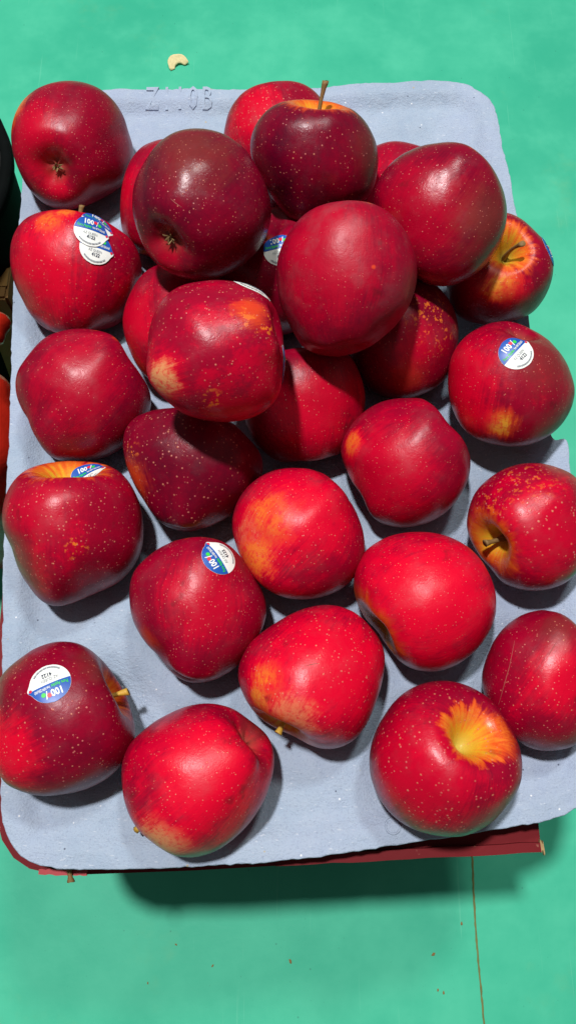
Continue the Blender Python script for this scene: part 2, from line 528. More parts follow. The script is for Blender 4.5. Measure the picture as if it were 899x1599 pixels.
    fade = n.math('MULTIPLY', n.smooth(n.noise(shift, 48.0, 3), 0.30, 0.58, 0.32, 1.0), n.smooth(cav, 0.2, 1.5, 0.65, 1.0))
    c = n.mix(n.math('MULTIPLY', m, fade), c, n.mix(sc.outputs[1], (0.60, 0.16, 0.15), (0.62, 0.24, 0.13)))
    v2 = n.voronoi(warp, dots * 0.50)
    m2 = n.smooth(n.math('ADD', v2.outputs['Distance'], n.math('MULTIPLY', n.math('SUBTRACT', fine, 0.5), 0.12)), dot_size * 0.44, dot_size * 0.24)
    c = n.mix(n.math('MULTIPLY', m2, 0.6), c, (0.62, 0.22, 0.12))
    # waxy dull film and handling dust
    film = n.math('MULTIPLY', n.smooth(n.noise(shift, 60.0, 5, 0.65), 0.48, 0.75), bloom)
    c = n.mix(film, c, (0.25, 0.055, 0.065))
    n.set('Base Color', c)
    n.set('Roughness', n.math('ADD', rough - 0.02, n.math('ADD', n.math('MULTIPLY', n.math('SUBTRACT', mid, 0.5), 0.22), n.math('MULTIPLY', film, 0.9))))
    n.set('Specular IOR Level', 0.27)
    h = n.math('ADD', n.math('MULTIPLY', mid, 0.8), n.math('ADD', n.math('MULTIPLY', fine, 0.22), n.math('MULTIPLY', m, 0.35)))
    n.set('Normal', n.bump(h, 0.28, 0.0012))
    return n.mat

M_STEM = plain("apple_stem_brown", (0.20, 0.115, 0.035), 0.7, 0.45, 700, 0.0004)
M_STEM_Y = plain("apple_stem_yellow", (0.52, 0.30, 0.035), 0.6, 0.35, 600, 0.0004)
M_SCAR = plain("healed_scratch", (0.30, 0.06, 0.05), 0.7, 0.4, 900)
M_CALYX = plain("dry_calyx", (0.24, 0.16, 0.06), 0.85, 0.5, 900, 0.0005)
M_WHITE = plain("sticker_paper", (0.80, 0.82, 0.78), 0.42, 0.03, 400)
M_BLUE = plain("sticker_blue", (0.010, 0.085, 0.40), 0.40, 0.06, 400)
M_GREEN = plain("sticker_green", (0.03, 0.56, 0.05), 0.45, 0.05, 400)
M_PRED = plain("sticker_red", (0.70, 0.02, 0.05), 0.45, 0.05, 400)
M_INK = plain("sticker_ink", (0.05, 0.06, 0.09), 0.5, 0.2, 400)
M_INKG = plain("sticker_grey_ink", (0.30, 0.32, 0.34), 0.5, 0.2, 400)

def stem_geo(base_z, length, r, bend, seed, n=14):
    rnd = random.Random(seed); V, Fc = [], []
    bx, by = bend
    for i in range(n + 1):
        t = i / n
        c = Vector((bx * t * t, by * t * t, base_z + length * t))
        rr = r * (1.35 - 0.55 * min(1, t * 2.2) + (0.55 * max(0, t - .75) / .25))
        for k in range(9):
            u = 2 * math.pi * k / 9
            q = rr * (1 + 0.16 * (rnd.random() - .5))
            V.append(c + Vector((q * math.cos(u), q * math.sin(u), 0.0004 * (rnd.random() - .5) if i == n else 0)))
        if i:
            a = 9 * (i - 1); b = 9 * i
            for k in range(9): Fc.append((a + k, a + (k + 1) % 9, b + (k + 1) % 9, b + k))
    V.append(Vector((bx, by, base_z + length - 0.0006))); e = len(V) - 1
    for k in range(9): Fc.append((9 * n + k, 9 * n + (k + 1) % 9, e))
    return V, Fc

def calyx_geo(z0, size, seed):
    rnd = random.Random(seed); V, Fc = [], []
    for s in range(9):
        f = 2 * math.pi * s / 9 + rnd.random() * .5; k0 = len(V)
        L = size * (0.8 + 0.5 * rnd.random()); wd = size * 0.26
        inner = s % 2
        d = Vector((math.cos(f), math.sin(f), 0)); q = Vector((-d.y, d.x, 0))
        for i in range(5):
            t = i / 4
            rad = L * (0.15 + (0.35 if inner else .75) * t) ; zz = z0 - size * (0.9 * t - (0.5 if not inner else 0.1) * t * t)
            w = wd * (1 - t) * (0.6 + t) + 0.00008
            V += [d * rad + q * w + Vector((0, 0, zz)), d * rad + Vector((0, 0, zz - .0004)), d * rad - q * w + Vector((0, 0, zz))]
            if i:
                k = k0 + 3 * i
                Fc += [(k - 3, k - 2, k + 1, k), (k - 2, k - 1, k + 2, k + 1)]
    return V, Fc

# sticker print, millimetres on the sticker's plane
def sticker_outline_w(v, side):
    R = 9.2
    w = math.sqrt(max(0.0, R * R - v * v))
    if side > 0: w += 1.3 * math.exp(-((v + 0.2) / 1.8) ** 2)
    return w

def add_sticker(apple, B, bvh, P, N, bdir, lift=0.0, scale=1.0, full=True):
    """B: local matrix of the body; P, N, bdir in body space"""
    b = (bdir - N * bdir.dot(N)).normalized(); u = N.cross(b).normalized()
    S = 0.001 * scale
    def drape(pts, off):
        out = []
        for (x, y) in pts:
            p = P + b * (x * S) + u * (y * S)
            hit = bvh.ray_cast(p + N * 0.02, -N, 0.06)
            if hit[0] is None:
                q = bvh.find_nearest(p); out.append(q[0] + q[1] * (off + lift))
            else:
                out.append(hit[0] + hit[1] * (off + lift))
        return out
    def grid(vlo, vhi, rows, cols, inset=0.0):
        pts, fs = [], []
        for i in range(rows + 1):
            v = vlo + (vhi - vlo) * i / rows
            wl, wr = sticker_outline_w(v, -1) - inset, sticker_outline_w(v, 1) - inset
            wl, wr = max(wl, .02), max(wr, .02)
            for j in range(cols + 1): pts.append((-wl + (wl + wr) * j / cols, v))
            if i:
                for j in range(cols):
                    a = (i - 1) * (cols + 1) + j; k = i * (cols + 1) + j
                    fs.append((a, a + 1, k + 1, k))
        return pts, fs
    def part(name, pts, fs, off, mat, parent, mtx=None):
        return mesh_obj(name, drape(pts, off), fs, mat, parent, mtx)
    pts, fs = grid(-9.15, 9.15, 26, 22)
    st = part("sticker", pts, fs, 0.00018, M_WHITE, apple, B)
    pts, fs = grid(0.35, 9.15, 12, 22, 0.12)
    part("blue_panel", pts, fs, 0.00034, M_BLUE, st)
    def txt(name, items, mat, off=0.0005):
        pts, fs = [], []
        for s, size, x, y, width, bold in items:
            V, Fq = text_geo(s, 1.0, bold)
            w = max(v[0] for v in V); hh = max(v[1] for v in V); k0 = len(pts)
            pts += [(x + v[0] / w * width, y + v[1] / hh * size) for v in V]
            fs += [tuple(i + k0 for i in f) for f in Fq]
        part(name, pts, fs, off, mat, st)
    txt("white_lettering", [("100", 3.3, -4.7, 3.6, 5.6, 0.03), ("/", 3.5, 2.2, 3.5, 1.3, 0.02), ("from NEW ZEALAND", 1.35, 0.4, 1.45, 7.2, 0.02)], M_WHITE)
    txt("green_lettering", [("Pure Apples", 1.7, -7.6, 1.25, 7.4, 0.02)], M_GREEN)
    def disc(cx, cy, r):
        return [(cx + r * math.cos(t * math.pi / 6), cy + r * math.sin(t * math.pi / 6)) for t in range(12)], [tuple(range(12))]
    p1, f1 = disc(1.75, 5.6, 1.05); part("red_dot", p1, f1, 0.0005, M_PRED, st)
    p1, f1 = disc(4.1, 4.6, 1.05); part("green_dot", p1, f1, 0.0005, M_GREEN, st)
    p1, f1 = disc(9.0, 0.1, 0.75); part("red_tip", p1, f1, 0.0004, M_PRED, st)
    if full:
        txt("dark_lettering", [("4122", 2.0, -2.0, -4.9, 4.6, 0.02)], M_INK)
        txt("grey_lettering", [("AZ QUEEN", 1.45, -4.2, -2.4, 7.6, 0.0)], M_INKG)
        pts, fs = [], []
        for i in range(22):                                    # fine print along the lower edge
            t = math.radians(222 + i * 4.6); rr = 7.7; k0 = len(pts)
            c, s_ = math.cos(t), math.sin(t); hw = 0.17 + 0.1 * ((i * 7) % 3)
            for dx, dy in ((-hw, -.4), (hw, -.4), (hw, .4), (-hw, .4)):
                pts.append((rr * c - dx * s_ + dy * c, rr * s_ + dx * c + dy * s_))
            fs.append((k0, k0 + 1, k0 + 2, k0 + 3))
        part("fine_print", pts, fs, 0.0005, M_INKG, st)
    return st

# outlines of the apples as they stand, in photo pixels, clockwise from the top
OUTLINE = {
 1: [(115,126),(150,135),(180,160),(200,205),(210,250),(205,275),(185,295),(155,312),(115,327),(75,322),(50,300),(30,265),(19,230),(19,195),(30,165),(55,140),(82,129)],
 2: [(80,328),(125,331),(175,352),(210,380),(220,405),(220,445),(205,480),(185,508),(150,516),(85,520),(60,505),(35,465),(17,415),(17,380),(30,350),(55,332)],
 3: [(100,516),(150,516),(175,522),(192,540),(200,560),(220,585),(235,610),(234,645),(215,675),(190,700),(150,718),(110,721),(80,715),(60,690),(45,655),(30,630),(24,605),(27,580),(45,555),(70,527)],
 4: [(85,722),(125,721),(165,725),(192,740),(212,770),(222,800),(224,830),(220,865),(205,890),(185,910),(150,925),(120,940),(90,948),(65,940),(45,915),(30,890),(20,855),(5,830),(4,795),(12,765),(35,737),(55,727)],
 5: [(100,1001),(130,1007),(155,1025),(172,1045),(185,1065),(197,1085),(205,1110),(212,1135),(210,1160),(197,1185),(175,1210),(140,1230),(100,1240),(60,1243),(30,1235),(5,1222),(-8,1190),(-12,1140),(-8,1090),(0,1058),(30,1030),(60,1010)],
 6: [(330,1098),(360,1105),(390,1125),(415,1145),(428,1170),(428,1200),(420,1230),(400,1270),(375,1300),(345,1325),(305,1339),(270,1336),(245,1320),(215,1295),(197,1260),(191,1225),(191,1190),(200,1165),(225,1140),(260,1117),(295,1102)],
 7: [(300,839),(330,840),(360,852),(380,875),(400,905),(415,940),(414,970),(400,1000),(380,1030),(350,1055),(320,1066),(295,1066),(265,1050),(250,1025),(225,1000),(207,965),(202,930),(207,895),(230,870),(260,850)],
 8: [(265,637),(310,640),(355,655),(385,682),(408,710),(411,735),(400,765),(370,795),(330,820),(295,830),(265,825),(245,810),(225,780),(205,745),(193,710),(192,680),(205,655),(230,642)],
 9: [(465,731),(500,737),(530,760),(550,790),(565,825),(570,855),(560,890),(540,915),(510,930),(475,936),(440,932),(410,915),(385,885),(368,850),(362,815),(372,780),(395,752),(425,735)],
 10: [(506,944),(534,947),(559,960),(581,983),(598,1008),(601,1030),(595,1066),(584,1102),(570,1135),(550,1158),(525,1169),(498,1170),(481,1163),(459,1149),(434,1138),(412,1127),(389,1102),(375,1074),(371,1049),(378,1024),(395,999),(425,977),(453,960),(481,948)],
 11: [(660,831),(700,838),(735,858),(760,890),(773,925),(772,965),(755,1000),(725,1030),(690,1047),(655,1048),(625,1035),(605,1010),(590,985),(565,960),(552,925),(553,890),(570,860),(600,840),(630,832)],
 12: [(634,622),(663,623),(686,642),(698,662),(721,683),(733,709),(732,743),(715,778),(686,807),(646,822),(605,821),(579,807),(565,772),(542,738),(531,703),(536,680),(559,651),(594,628)],
 13: [(790,501),(830,515),(865,541),(888,576),(897,611),(888,645),(865,674),(836,691),(784,696),(750,688),(726,674),(706,639),(699,593),(703,559),(721,530),(750,510)],
 14: [(825,723),(853,725),(876,732),(899,744),(918,790),(922,830),(915,870),(899,895),(885,909),(857,920),(830,923),(802,918),(778,906),(767,888),(743,860),(728,827),(730,800),(741,769),(767,744),(795,729)],
 15: [(844,952),(878,958),(899,975),(925,1010),(938,1060),(930,1110),(899,1165),(889,1167),(844,1173),(811,1161),(789,1139),(761,1100),(751,1061),(761,1022),(783,983),(811,961)],
 16: [(700,1063),(733,1072),(767,1094),(794,1133),(811,1167),(815,1200),(811,1228),(789,1261),(761,1289),(722,1306),(678,1304),(639,1292),(606,1267),(583,1228),(576,1189),(581,1156),(600,1117),(628,1083),(661,1067)],
 17: [(792,332),(811,340),(833,360),(853,382),(863,408),(863,422),(857,448),(844,473),(831,488),(806,499),(784,504),(740,505),(710,490),(697,450),(697,400),(715,360),(750,335)],
 31: [(305,200),(340,205),(380,230),(400,260),(415,290),(424,330),(415,370),(395,400),(350,430),(310,438),(275,430),(250,417),(230,395),(215,360),(207,320),(212,280),(225,255),(250,220),(275,205)],
 32: [(453,156),(490,157),(527,162),(551,171),(571,191),(585,218),(590,242),(588,272),(580,300),(560,325),(520,345),(480,350),(450,340),(430,315),(405,275),(392,245),(390,220),(400,193),(425,165)],
 33: [(684,223),(722,223),(754,244),(779,282),(790,320),(786,364),(767,402),(735,433),(691,448),(659,440),(630,420),(605,385),(590,350),(582,310),(590,282),(615,250),(646,232)],
 34: [(320,439),(360,439),(400,450),(425,472),(437,500),(442,535),(442,580),(435,620),(410,645),(370,658),(325,656),(285,645),(260,625),(235,600),(228,577),(232,550),(237,500),(255,465),(280,447)],
 35: [(532,314),(583,318),(615,338),(640,376),(651,421),(643,465),(621,503),(596,528),(551,553),(513,557),(475,545),(450,503),(434,452),(434,402),(450,364),(482,329)],
}
NB = 90
def polar_of(P, c):
    """outline radius for NB angles about c"""
    P = np.asarray(P, float) - c
    a = np.arctan2(P[:, 1], P[:, 0]); r = np.hypot(P[:, 0], P[:, 1])
    o = np.argsort(a); a, r = a[o], r[o]
    a = np.r_[a - 2 * np.pi, a, a + 2 * np.pi]; r = np.r_[r, r, r]
    th = (np.arange(NB) + .5) / NB * 2 * np.pi - np.pi
    return np.interp(th, a, r)
def ring_blur(g, it):
    for _ in range(it): g = 0.5 * g + 0.25 * (np.roll(g, 1) + np.roll(g, -1))
    return g

GROUP = "loose red apples on the pulp tray"
REPORT = []
def view_frame(C):
    t = (CAM - C).normalized()
    r = Vector((1, 0, 0)); r = (r - t * r.dot(t)).normalized()
    return r, t.cross(r), t                                   # right, up, toward the viewer

def make_apple(idx, px, py, rpx, axis, label, dark, patches=(), floor=True, R_real=0.0375, cav=(0.42, 0.12), dots=370, dot=0.17,
               stem=None, calyx=False, stickers=(), zs=1.06, taper=0.07, lobe=0.03, skew=0.0, spin=0.0, rough=0.36, bloom=0.15, scars=(), bowl=1.0):
    # size and place: outline centre and spread in view, lowest point on the tray (or the heap apple's real radius)
    tgt = None
    if idx in OUTLINE:
        P = np.array(OUTLINE[idx], float)
        px, py = (P.min(0) + P.max(0)) / 2
        tgt = ring_blur(polar_of(P, np.array([px, py])), 2); rpx = tgt.mean()
    C = at(px, py, 0.03)
    R = rpx / F_PX * depth_of(C)
    if not floor:
        dirn = ray(px, py); fwd = -(RC.transposed() @ dirn).z
        C = CAM + dirn * (F_PX * R_real / rpx / fwd); R = R_real
    RCt = np.array(RC.transposed())
    for it in range(5):
        r, u, t = view_frame(C)
        a = (r * axis[0] + u * axis[1] + t * axis[2]).normalized()
        q = Vector((0, 0, 1)).rotation_difference(a)
        Rm = (q.to_matrix() @ Matrix.Rotation(spin, 3, 'Z'))
        if it == 0:
            V0, Fc, cv, an = apple_geo(1.0, idx * 17 + 3, zs, taper, lobe, skew, bowl)
            V0 = np.array(V0)
        X = (V0 * R) @ np.array(Rm).T                         # world offsets from the centre
        if tgt is not None:                                    # shape the fruit's flanks to its real outline
            fr = np.array([r, u, t])
            L = X @ fr.T
            for k in range(4):
                Q = (L @ fr + np.array(C - CAM)) @ RCt.T
                sx = 449.5 + F_PX * Q[:, 0] / -Q[:, 2]; sy = 799.5 - F_PX * Q[:, 1] / -Q[:, 2]
                ang_ = np.arctan2(sy - py, sx - px); rad_ = np.hypot(sx - px, sy - py)
                bi = np.clip(((ang_ + np.pi) / (2 * np.pi) * NB).astype(int), 0, NB - 1)
                cur = np.zeros(NB); np.maximum.at(cur, bi, rad_)
                g = ring_blur(np.clip(tgt / np.maximum(cur, 1), .8, 1.25), 4)
                if k == 0: g = g.mean() * np.ones(NB)
                ga = np.interp((ang_ + np.pi) / (2 * np.pi) * NB - .5, np.r_[-1, np.arange(NB), NB], np.r_[g[-1], g, g[0]])
                L[:, 0] *= ga; L[:, 1] *= ga
                if k == 0: L[:, 2] *= g[0]
            X = L @ fr
        if floor:
            low = X[np.argsort(X[:, 2])[:900]][::4]
            hgt = tray_height(low[:, :2] + np.array([C.x, C.y]))
            zc = float(np.max(hgt - low[:, 2])) - 0.0004
            C = at(px, py, zc); R = rpx / F_PX * depth_of(C) * 0.985
    V = [Vector(v) for v in X @ np.array(Rm)]
    REPORT.append((idx, px, py, round(R * 1000, 1), [round(x * 1000) for x in C]))
    world_low = min((Rm @ v).z for v in V)
    base = Vector((C.x, C.y, C.z + world_low))
    ap = empty("apple", base)
    tag(ap, label, "apple", GROUP)
    B = Matrix.Translation(C - base) @ Rm.to_4x4()
    bvh = BVHTree.FromPolygons(V, Fc)
    inv = Rm.transposed()
    def hit(x, y):
        o = inv @ (CAM - C); d = inv @ ray(x, y)
        h = bvh.ray_cast(o, d, 3.0)
        if h[0] is None:                                        # just off the limb: nearest skin
            tt = -o.dot(d); h = bvh.find_nearest(o + d * tt)
        return h[0], h[1]
    pl = [(hit(p[0], p[1])[0], p[2] / 1000, p[3], p[4], p[5] if len(p) > 5 else 1.0) for p in patches]
    skin = mat_skin(idx, dark, pl, cav[0], cav[1], dots, dot, rough, bloom, 1.24 if idx == 16 else 1.45)
    body = mesh_obj("body", V, Fc, skin, ap, B)
    at1 = body.data.attributes.new("cav", 'FLOAT', 'POINT'); at1.data.foreach_set("value", cv)
    at2 = body.data.attributes.new("ang", 'FLOAT_VECTOR', 'POINT')
    at2.data.foreach_set("vector", np.array([(x, y, 0) for x, y in an]).ravel())
    for line in scars:                                          # thin healed scratches in the skin
        pts = []
        for (x0, y0), (x1, y1) in zip(line, line[1:]):
            pts += [hit(x0 + (x1 - x0) * k / 6, y0 + (y1 - y0) * k / 6) for k in range(6)]
        pts.append(hit(*line[-1]))
        V2, F2 = [], []
        for k, (p, nn) in enumerate(pts):
            a_ = pts[min(k + 1, len(pts) - 1)][0] - pts[max(k - 1, 0)][0]
            sd = nn.cross(a_).normalized() * (0.00017 * (0.25 + math.sin(math.pi * k / (len(pts) - 1))))
            V2 += [p + sd + nn * 0.00006, p + nn * 0.0002, p - sd + nn * 0.00006]
            if k:
                m = 3 * k; F2 += [(m - 3, m - 2, m + 1, m), (m - 2, m - 1, m + 2, m + 1)]
        mesh_obj("scratch", V2, F2, M_SCAR, ap, B)
    if stem:
        L, rr, bx, by, yel = stem
        sv, sf = stem_geo((0.825 - 0.46 * bowl) * zs * R, L + 0.003 - 0.014 * (1 - bowl), rr, (bx, by), idx)
        mesh_obj("stem", sv, sf, M_STEM_Y if yel else M_STEM, ap, B)
    if calyx:
        sv, sf = calyx_geo(-0.765 * zs * R, 0.0040, idx)
        mesh_obj("calyx", sv, sf, M_CALYX, ap, B)
    rr, uu, tt = view_frame(C)
    for k, s in enumerate(stickers):
        bd = inv @ (rr * s['b'][0] + uu * s['b'][1])
        if 'px' in s:
            P, N = hit(*s['px'])
        else:
            d = inv @ (rr * s['dir'][0] + uu * s['dir'][1] + tt * s['dir'][2]).normalized()
            h = bvh.ray_cast(d * 0.2, -d, 0.3); P, N = h[0], h[1]
        N = N.normalized()
        add_sticker(ap, B, bvh, P, N, bd, lift=0.0006 * s.get('layer', 0), scale=s.get('scale', 1.0))
    return ap

A = make_apple
# --- apples lying on the tray
A(1, 115, 226, 97, (.33, .36, -.87), "dark red apple in the tray's far corner, calyx end facing up", 0.42,
  [(24, 172, 11, .5, 'orange', .9), (40, 215, 20, .5, 'red', .5), (84, 285, 9, .6, 'red', .6)], calyx=True, dots=400, dot=.17, taper=.04)
A(2, 118, 425, 101, (.12, .98, -.10), "bright red apple with three overlapping stickers beside its stem", 0.14,
  [(75, 345, 10, .6, 'orange', .75), (60, 420, 26, .5, 'red', .8), (105, 330, 6, .6, 'orange', .8)], dots=330, dot=.18, stem=(.021, .0013, .002, 0, 0), taper=.10,
  stickers=[dict(px=(153, 349), b=(.92, -.38), layer=0), dict(px=(150, 388), b=(.97, -.24), layer=1), dict(px=(142, 362), b=(.97, -.22), layer=2)])
A(3, 128, 618, 103, (.72, .66, -.05), "plain crimson purple apple without sticker beside the tray's long rim", 0.44,
  [(120, 590, 26, .5, 'red', .35)], dots=350, dot=.15, taper=.14, lobe=.022)
A(4, 115, 836, 110, (-.06, .95, .26), "tall apple with sticker on its yellow stem bowl and orange spot below", 0.30,
  [(120, 855, 5.5, .6, 'flecks', 1), (60, 800, 18, .6, 'red', .4), (40, 880, 14, .7, 'brown', .5)], cav=(.42, .16), dots=330, dot=.20, taper=.13, lobe=.045,
  stickers=[dict(px=(137, 742), b=(.97, .22))], zs=1.1, bowl=.7)
A(5, 105, 1122, 111, (.82, .44, .24), "dark red apple with upside down sticker and yellow stem over the tray rim", 0.52,
  [(10, 1175, 16, .6, 'red', .9), (150, 1040, 10, .7, 'brown', .5)], cav=(.33, .10), dots=330, dot=.20, stem=(.017, .0016, .002, -.002, 1),
  stickers=[dict(px=(78, 1066), b=(-.92, -.38), scale=1.06)], taper=.10, zs=1.08)
A(6, 310, 1220, 119, (-.72, -.55, -.42), "bright red apple with pale orange underside near the tray's front rim", 0.14,
  [(255, 1315, 13, .6, 'cream', .8), (395, 1140, 7, .8, 'brown', .55), (320, 1220, 26, .5, 'red', .9)], dots=410, dot=.17, taper=.06, lobe=.045, stem=(.025, .0014, .001, 0, 1))
A(7, 308, 953, 109, (.15, .97, -.12), "densely freckled crimson apple with tilted sticker high on its side", 0.34,
  [(232, 1000, 6, .8, 'ember', .6), (320, 935, 20, .5, 'red', .5)], dots=440, dot=.18, taper=.15, lobe=.02, zs=1.1,
  stickers=[dict(px=(343, 870), b=(-.50, .86))])
A(8, 302, 733, 103, (.18, .95, -.18), "darkest purple apple with orange streaks down one flank, heart shaped", 0.70,
  [(210, 745, 9, .6, 'ember', .8), (225, 790, 9, .6, 'ember', .8), (205, 715, 7, .6, 'flecks', .9)], dots=300, dot=.22, taper=.22, lobe=.05, zs=0.98)
A(9, 466, 834, 103, (-.62, -.78, -.08), "bright red apple with broad pale orange flush along one side", 0.14,
  [(398, 838, 15, .6, 'cream', .85), (425, 808, 15, .6, 'orange', .8), (400, 870, 12, .6, 'orange', .8), (500, 800, 22, .5, 'red', .8)], dots=380, dot=.17, taper=.05)
A(10, 487, 1058, 111, (-.50, -.78, .20), "bright red apple, short yellow stem and golden patch at its low end", 0.15,
  [(415, 1065, 10.5, .45, 'orange', 1), (405, 1095, 8, .6, 'yellow', .6), (520, 1040, 32, .5, 'red', .9), (455, 1125, 13, .7, 'cream', .5)], cav=(.46, .14), dots=330, dot=.19,
  stem=(.014, .0016, .001, 0, 1), scars=[[(476, 1040), (488, 1037), (497, 1036)]], taper=.16, lobe=.025, zs=1.12, bowl=.65)
A(11, 662, 940, 108, (-.84, -.46, .23), "smooth scarlet apple with bare yellow stem bowl and fine freckles", 0.10,
  [(680, 930, 34, .5, 'red', .9)], cav=(.52, .12), dots=430, dot=.15, taper=.05, bowl=.28)
A(12, 632, 722, 101, (.72, .66, .06), "red apple with dented shoulder and soft orange spot, no sticker", 0.24,
  [(549, 692, 7.5, .55, 'orange', .95), (600, 740, 26, .5, 'red', .5)], cav=(.24, .08), dots=430, dot=.15, taper=.13, lobe=.015)
A(13, 798, 600, 97, (-.12, -.93, -.35), "red apple with round sticker on top and glowing yellow spot low down", 0.34,
  [(778, 664, 7.5, .6, 'yellow', .95), (745, 650, 11, .7, 'red', .9), (720, 590, 22, .6, 'red', .8), (850, 560, 17, .7, 'brown', .5)], dots=370, dot=.16,
  stickers=[dict(px=(806, 550), b=(.62, .78))], taper=.05, zs=1.0)
A(14, 824, 822, 98, (-.72, -.32, .58), "red apple with stem sunk in a green yellow bowl, coarse golden flecks", 0.22,
  [(760, 795, 8, .8, 'flecks', .9), (820, 745, 14, .8, 'flecks', .6), (860, 830, 22, .5, 'red', .5)], cav=(.47, .13), dots=270, dot=.22, stem=(.014, .0016, -.001, .001, 0), taper=.03, zs=.98, rough=.32, bowl=.75)
A(15, 845, 1062, 107, (.62, .72, .05), "red apple with thin pale scratches leaning at the tray's long open rim", 0.30,
  [(880, 1060, 16, .6, 'red', .8), (870, 980, 9, .8, 'brown', .5)], dots=350, dot=.18, taper=.12, zs=1.08, cav=(.3, .1), scars=[[(803, 1000), (795, 1040), (785, 1075), (778, 1100)], [(868, 1002), (855, 1025)]])
A(16, 695, 1184, 119, (.46, .38, .80), "large crimson apple with star shaped yellow orange stem bowl, no stem", 0.36,
  [(650, 1210, 30, .5, 'red', .55), (775, 1150, 8, .7, 'orange', .9)], cav=(.38, .14), dots=300, dot=.22, taper=.02, zs=1.02, rough=.34, bowl=1.0)
A(17, 778, 421, 88, (.16, .42, .89), "apple with brown stem in an orange bowl and yellow patch below it", 0.34,
  [(783, 449, 9, .5, 'yellow', 1), (800, 460, 9, .7, 'red', .8), (750, 440, 14, .7, 'red', .3)], cav=(.42, .15), dots=300, dot=.19, stem=(.021, .0013, .005, -.003, 0),
  stickers=[dict(dir=(.90, .32, .24), b=(.25, 1))], R_real=.036)
# --- apples on the tray partly buried under the heap
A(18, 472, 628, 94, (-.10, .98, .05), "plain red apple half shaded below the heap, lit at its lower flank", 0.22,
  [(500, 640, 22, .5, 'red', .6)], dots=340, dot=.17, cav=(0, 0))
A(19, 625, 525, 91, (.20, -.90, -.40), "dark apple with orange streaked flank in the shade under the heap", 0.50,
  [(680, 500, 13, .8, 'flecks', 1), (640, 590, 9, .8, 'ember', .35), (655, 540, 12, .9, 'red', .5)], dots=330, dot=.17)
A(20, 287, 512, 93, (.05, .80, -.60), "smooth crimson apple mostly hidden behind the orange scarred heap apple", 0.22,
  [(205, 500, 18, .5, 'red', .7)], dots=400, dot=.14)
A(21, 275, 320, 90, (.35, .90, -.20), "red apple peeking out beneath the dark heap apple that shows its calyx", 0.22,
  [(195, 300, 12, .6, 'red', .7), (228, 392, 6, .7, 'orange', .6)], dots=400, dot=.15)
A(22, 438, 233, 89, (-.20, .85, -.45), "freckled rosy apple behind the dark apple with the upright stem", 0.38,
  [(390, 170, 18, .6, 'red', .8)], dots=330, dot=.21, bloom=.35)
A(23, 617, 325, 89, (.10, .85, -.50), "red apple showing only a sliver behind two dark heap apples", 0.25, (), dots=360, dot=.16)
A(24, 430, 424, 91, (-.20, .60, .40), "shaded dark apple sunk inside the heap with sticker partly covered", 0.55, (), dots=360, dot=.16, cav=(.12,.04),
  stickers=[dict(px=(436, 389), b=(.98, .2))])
# --- the heap's upper apples
A(31, 312, 320, 111, (.52, .50, -.69), "dark maroon heap apple showing its calyx end with dense pale dots", 0.70,
  [(262, 395, 11, .7, 'red', .45), (300, 230, 18, .8, 'brown', .6)], floor=False, R_real=.0387, calyx=True, dots=410, dot=.18, taper=.06, lobe=.035, rough=.30, scars=[[(266, 310), (274, 317), (284, 324)]])
A(32, 490, 240, 102, (.07, .96, .14), "dark purple heap apple with tall upright stem in an orange bowl", 0.74,
  [(575, 240, 12, .8, 'brown', .5)], floor=False, R_real=.0366, cav=(.45, .12), dots=310, dot=.18, stem=(.024, .0014, .003, .001, 0), taper=.09, rough=.32, zs=1.08)
A(33, 686, 335, 108, (.55, .80, -.22), "glossy dark red heap apple with brown side, no stem showing", 0.58,
  [(650, 330, 24, .6, 'red', .35), (765, 350, 17, .7, 'brown', .7)], floor=False, dots=380, dot=.16, taper=.07, lobe=.04, rough=.28, zs=1.1)  # brown tint over one flank
A(34, 336, 548, 109, (-.90, -.32, -.22), "crimson heap apple with orange scar streaks and cream patch at its end", 0.16,
  [(252, 590, 9, .6, 'cream', .9), (392, 488, 7.5, .5, 'ember', .7), (420, 503, 7, .6, 'flecks', 1), (333, 625, 5, .6, 'flecks', .9), (385, 498, 7, .7, 'flecks', .6)],
  floor=False, R_real=.0352, dots=320, dot=.19, taper=.04, zs=1.06, rough=.33,
  stickers=[dict(dir=(.52, .85, .06), b=(.86, -.5)), dict(dir=(.97, -.22, -.04), b=(.1, 1))])
A(35, 541, 436, 113, (.03, .96, -.22), "plain crimson apple topping the heap, fine grain, one tiny orange mark", 0.38,
  [(583, 417, 1.0, .5, 'ember', .9), (500, 400, 28, .5, 'red', .35)], floor=False, R_real=.0385, dots=420, dot=.12, taper=.07, rough=.42, bloom=.3, zs=1.06)
for r in REPORT: print("APPLE", r)

# ------------------------------------------------------------------ loose bits
sv, sf = stem_geo(0.0, 0.0095, 0.0016, (0.001, 0.0), 91)
p = at(107, 1360, CART_Z + 0.003)
st = mesh_obj("loose_apple_stem", sv, sf, M_STEM)
st.location = p + Vector((0, 0.004, 0)); st.rotation_euler = (math.radians(93), 0, 0.1)
tag(st, "short loose brown apple stem lying across the carton's front edge", "stem")

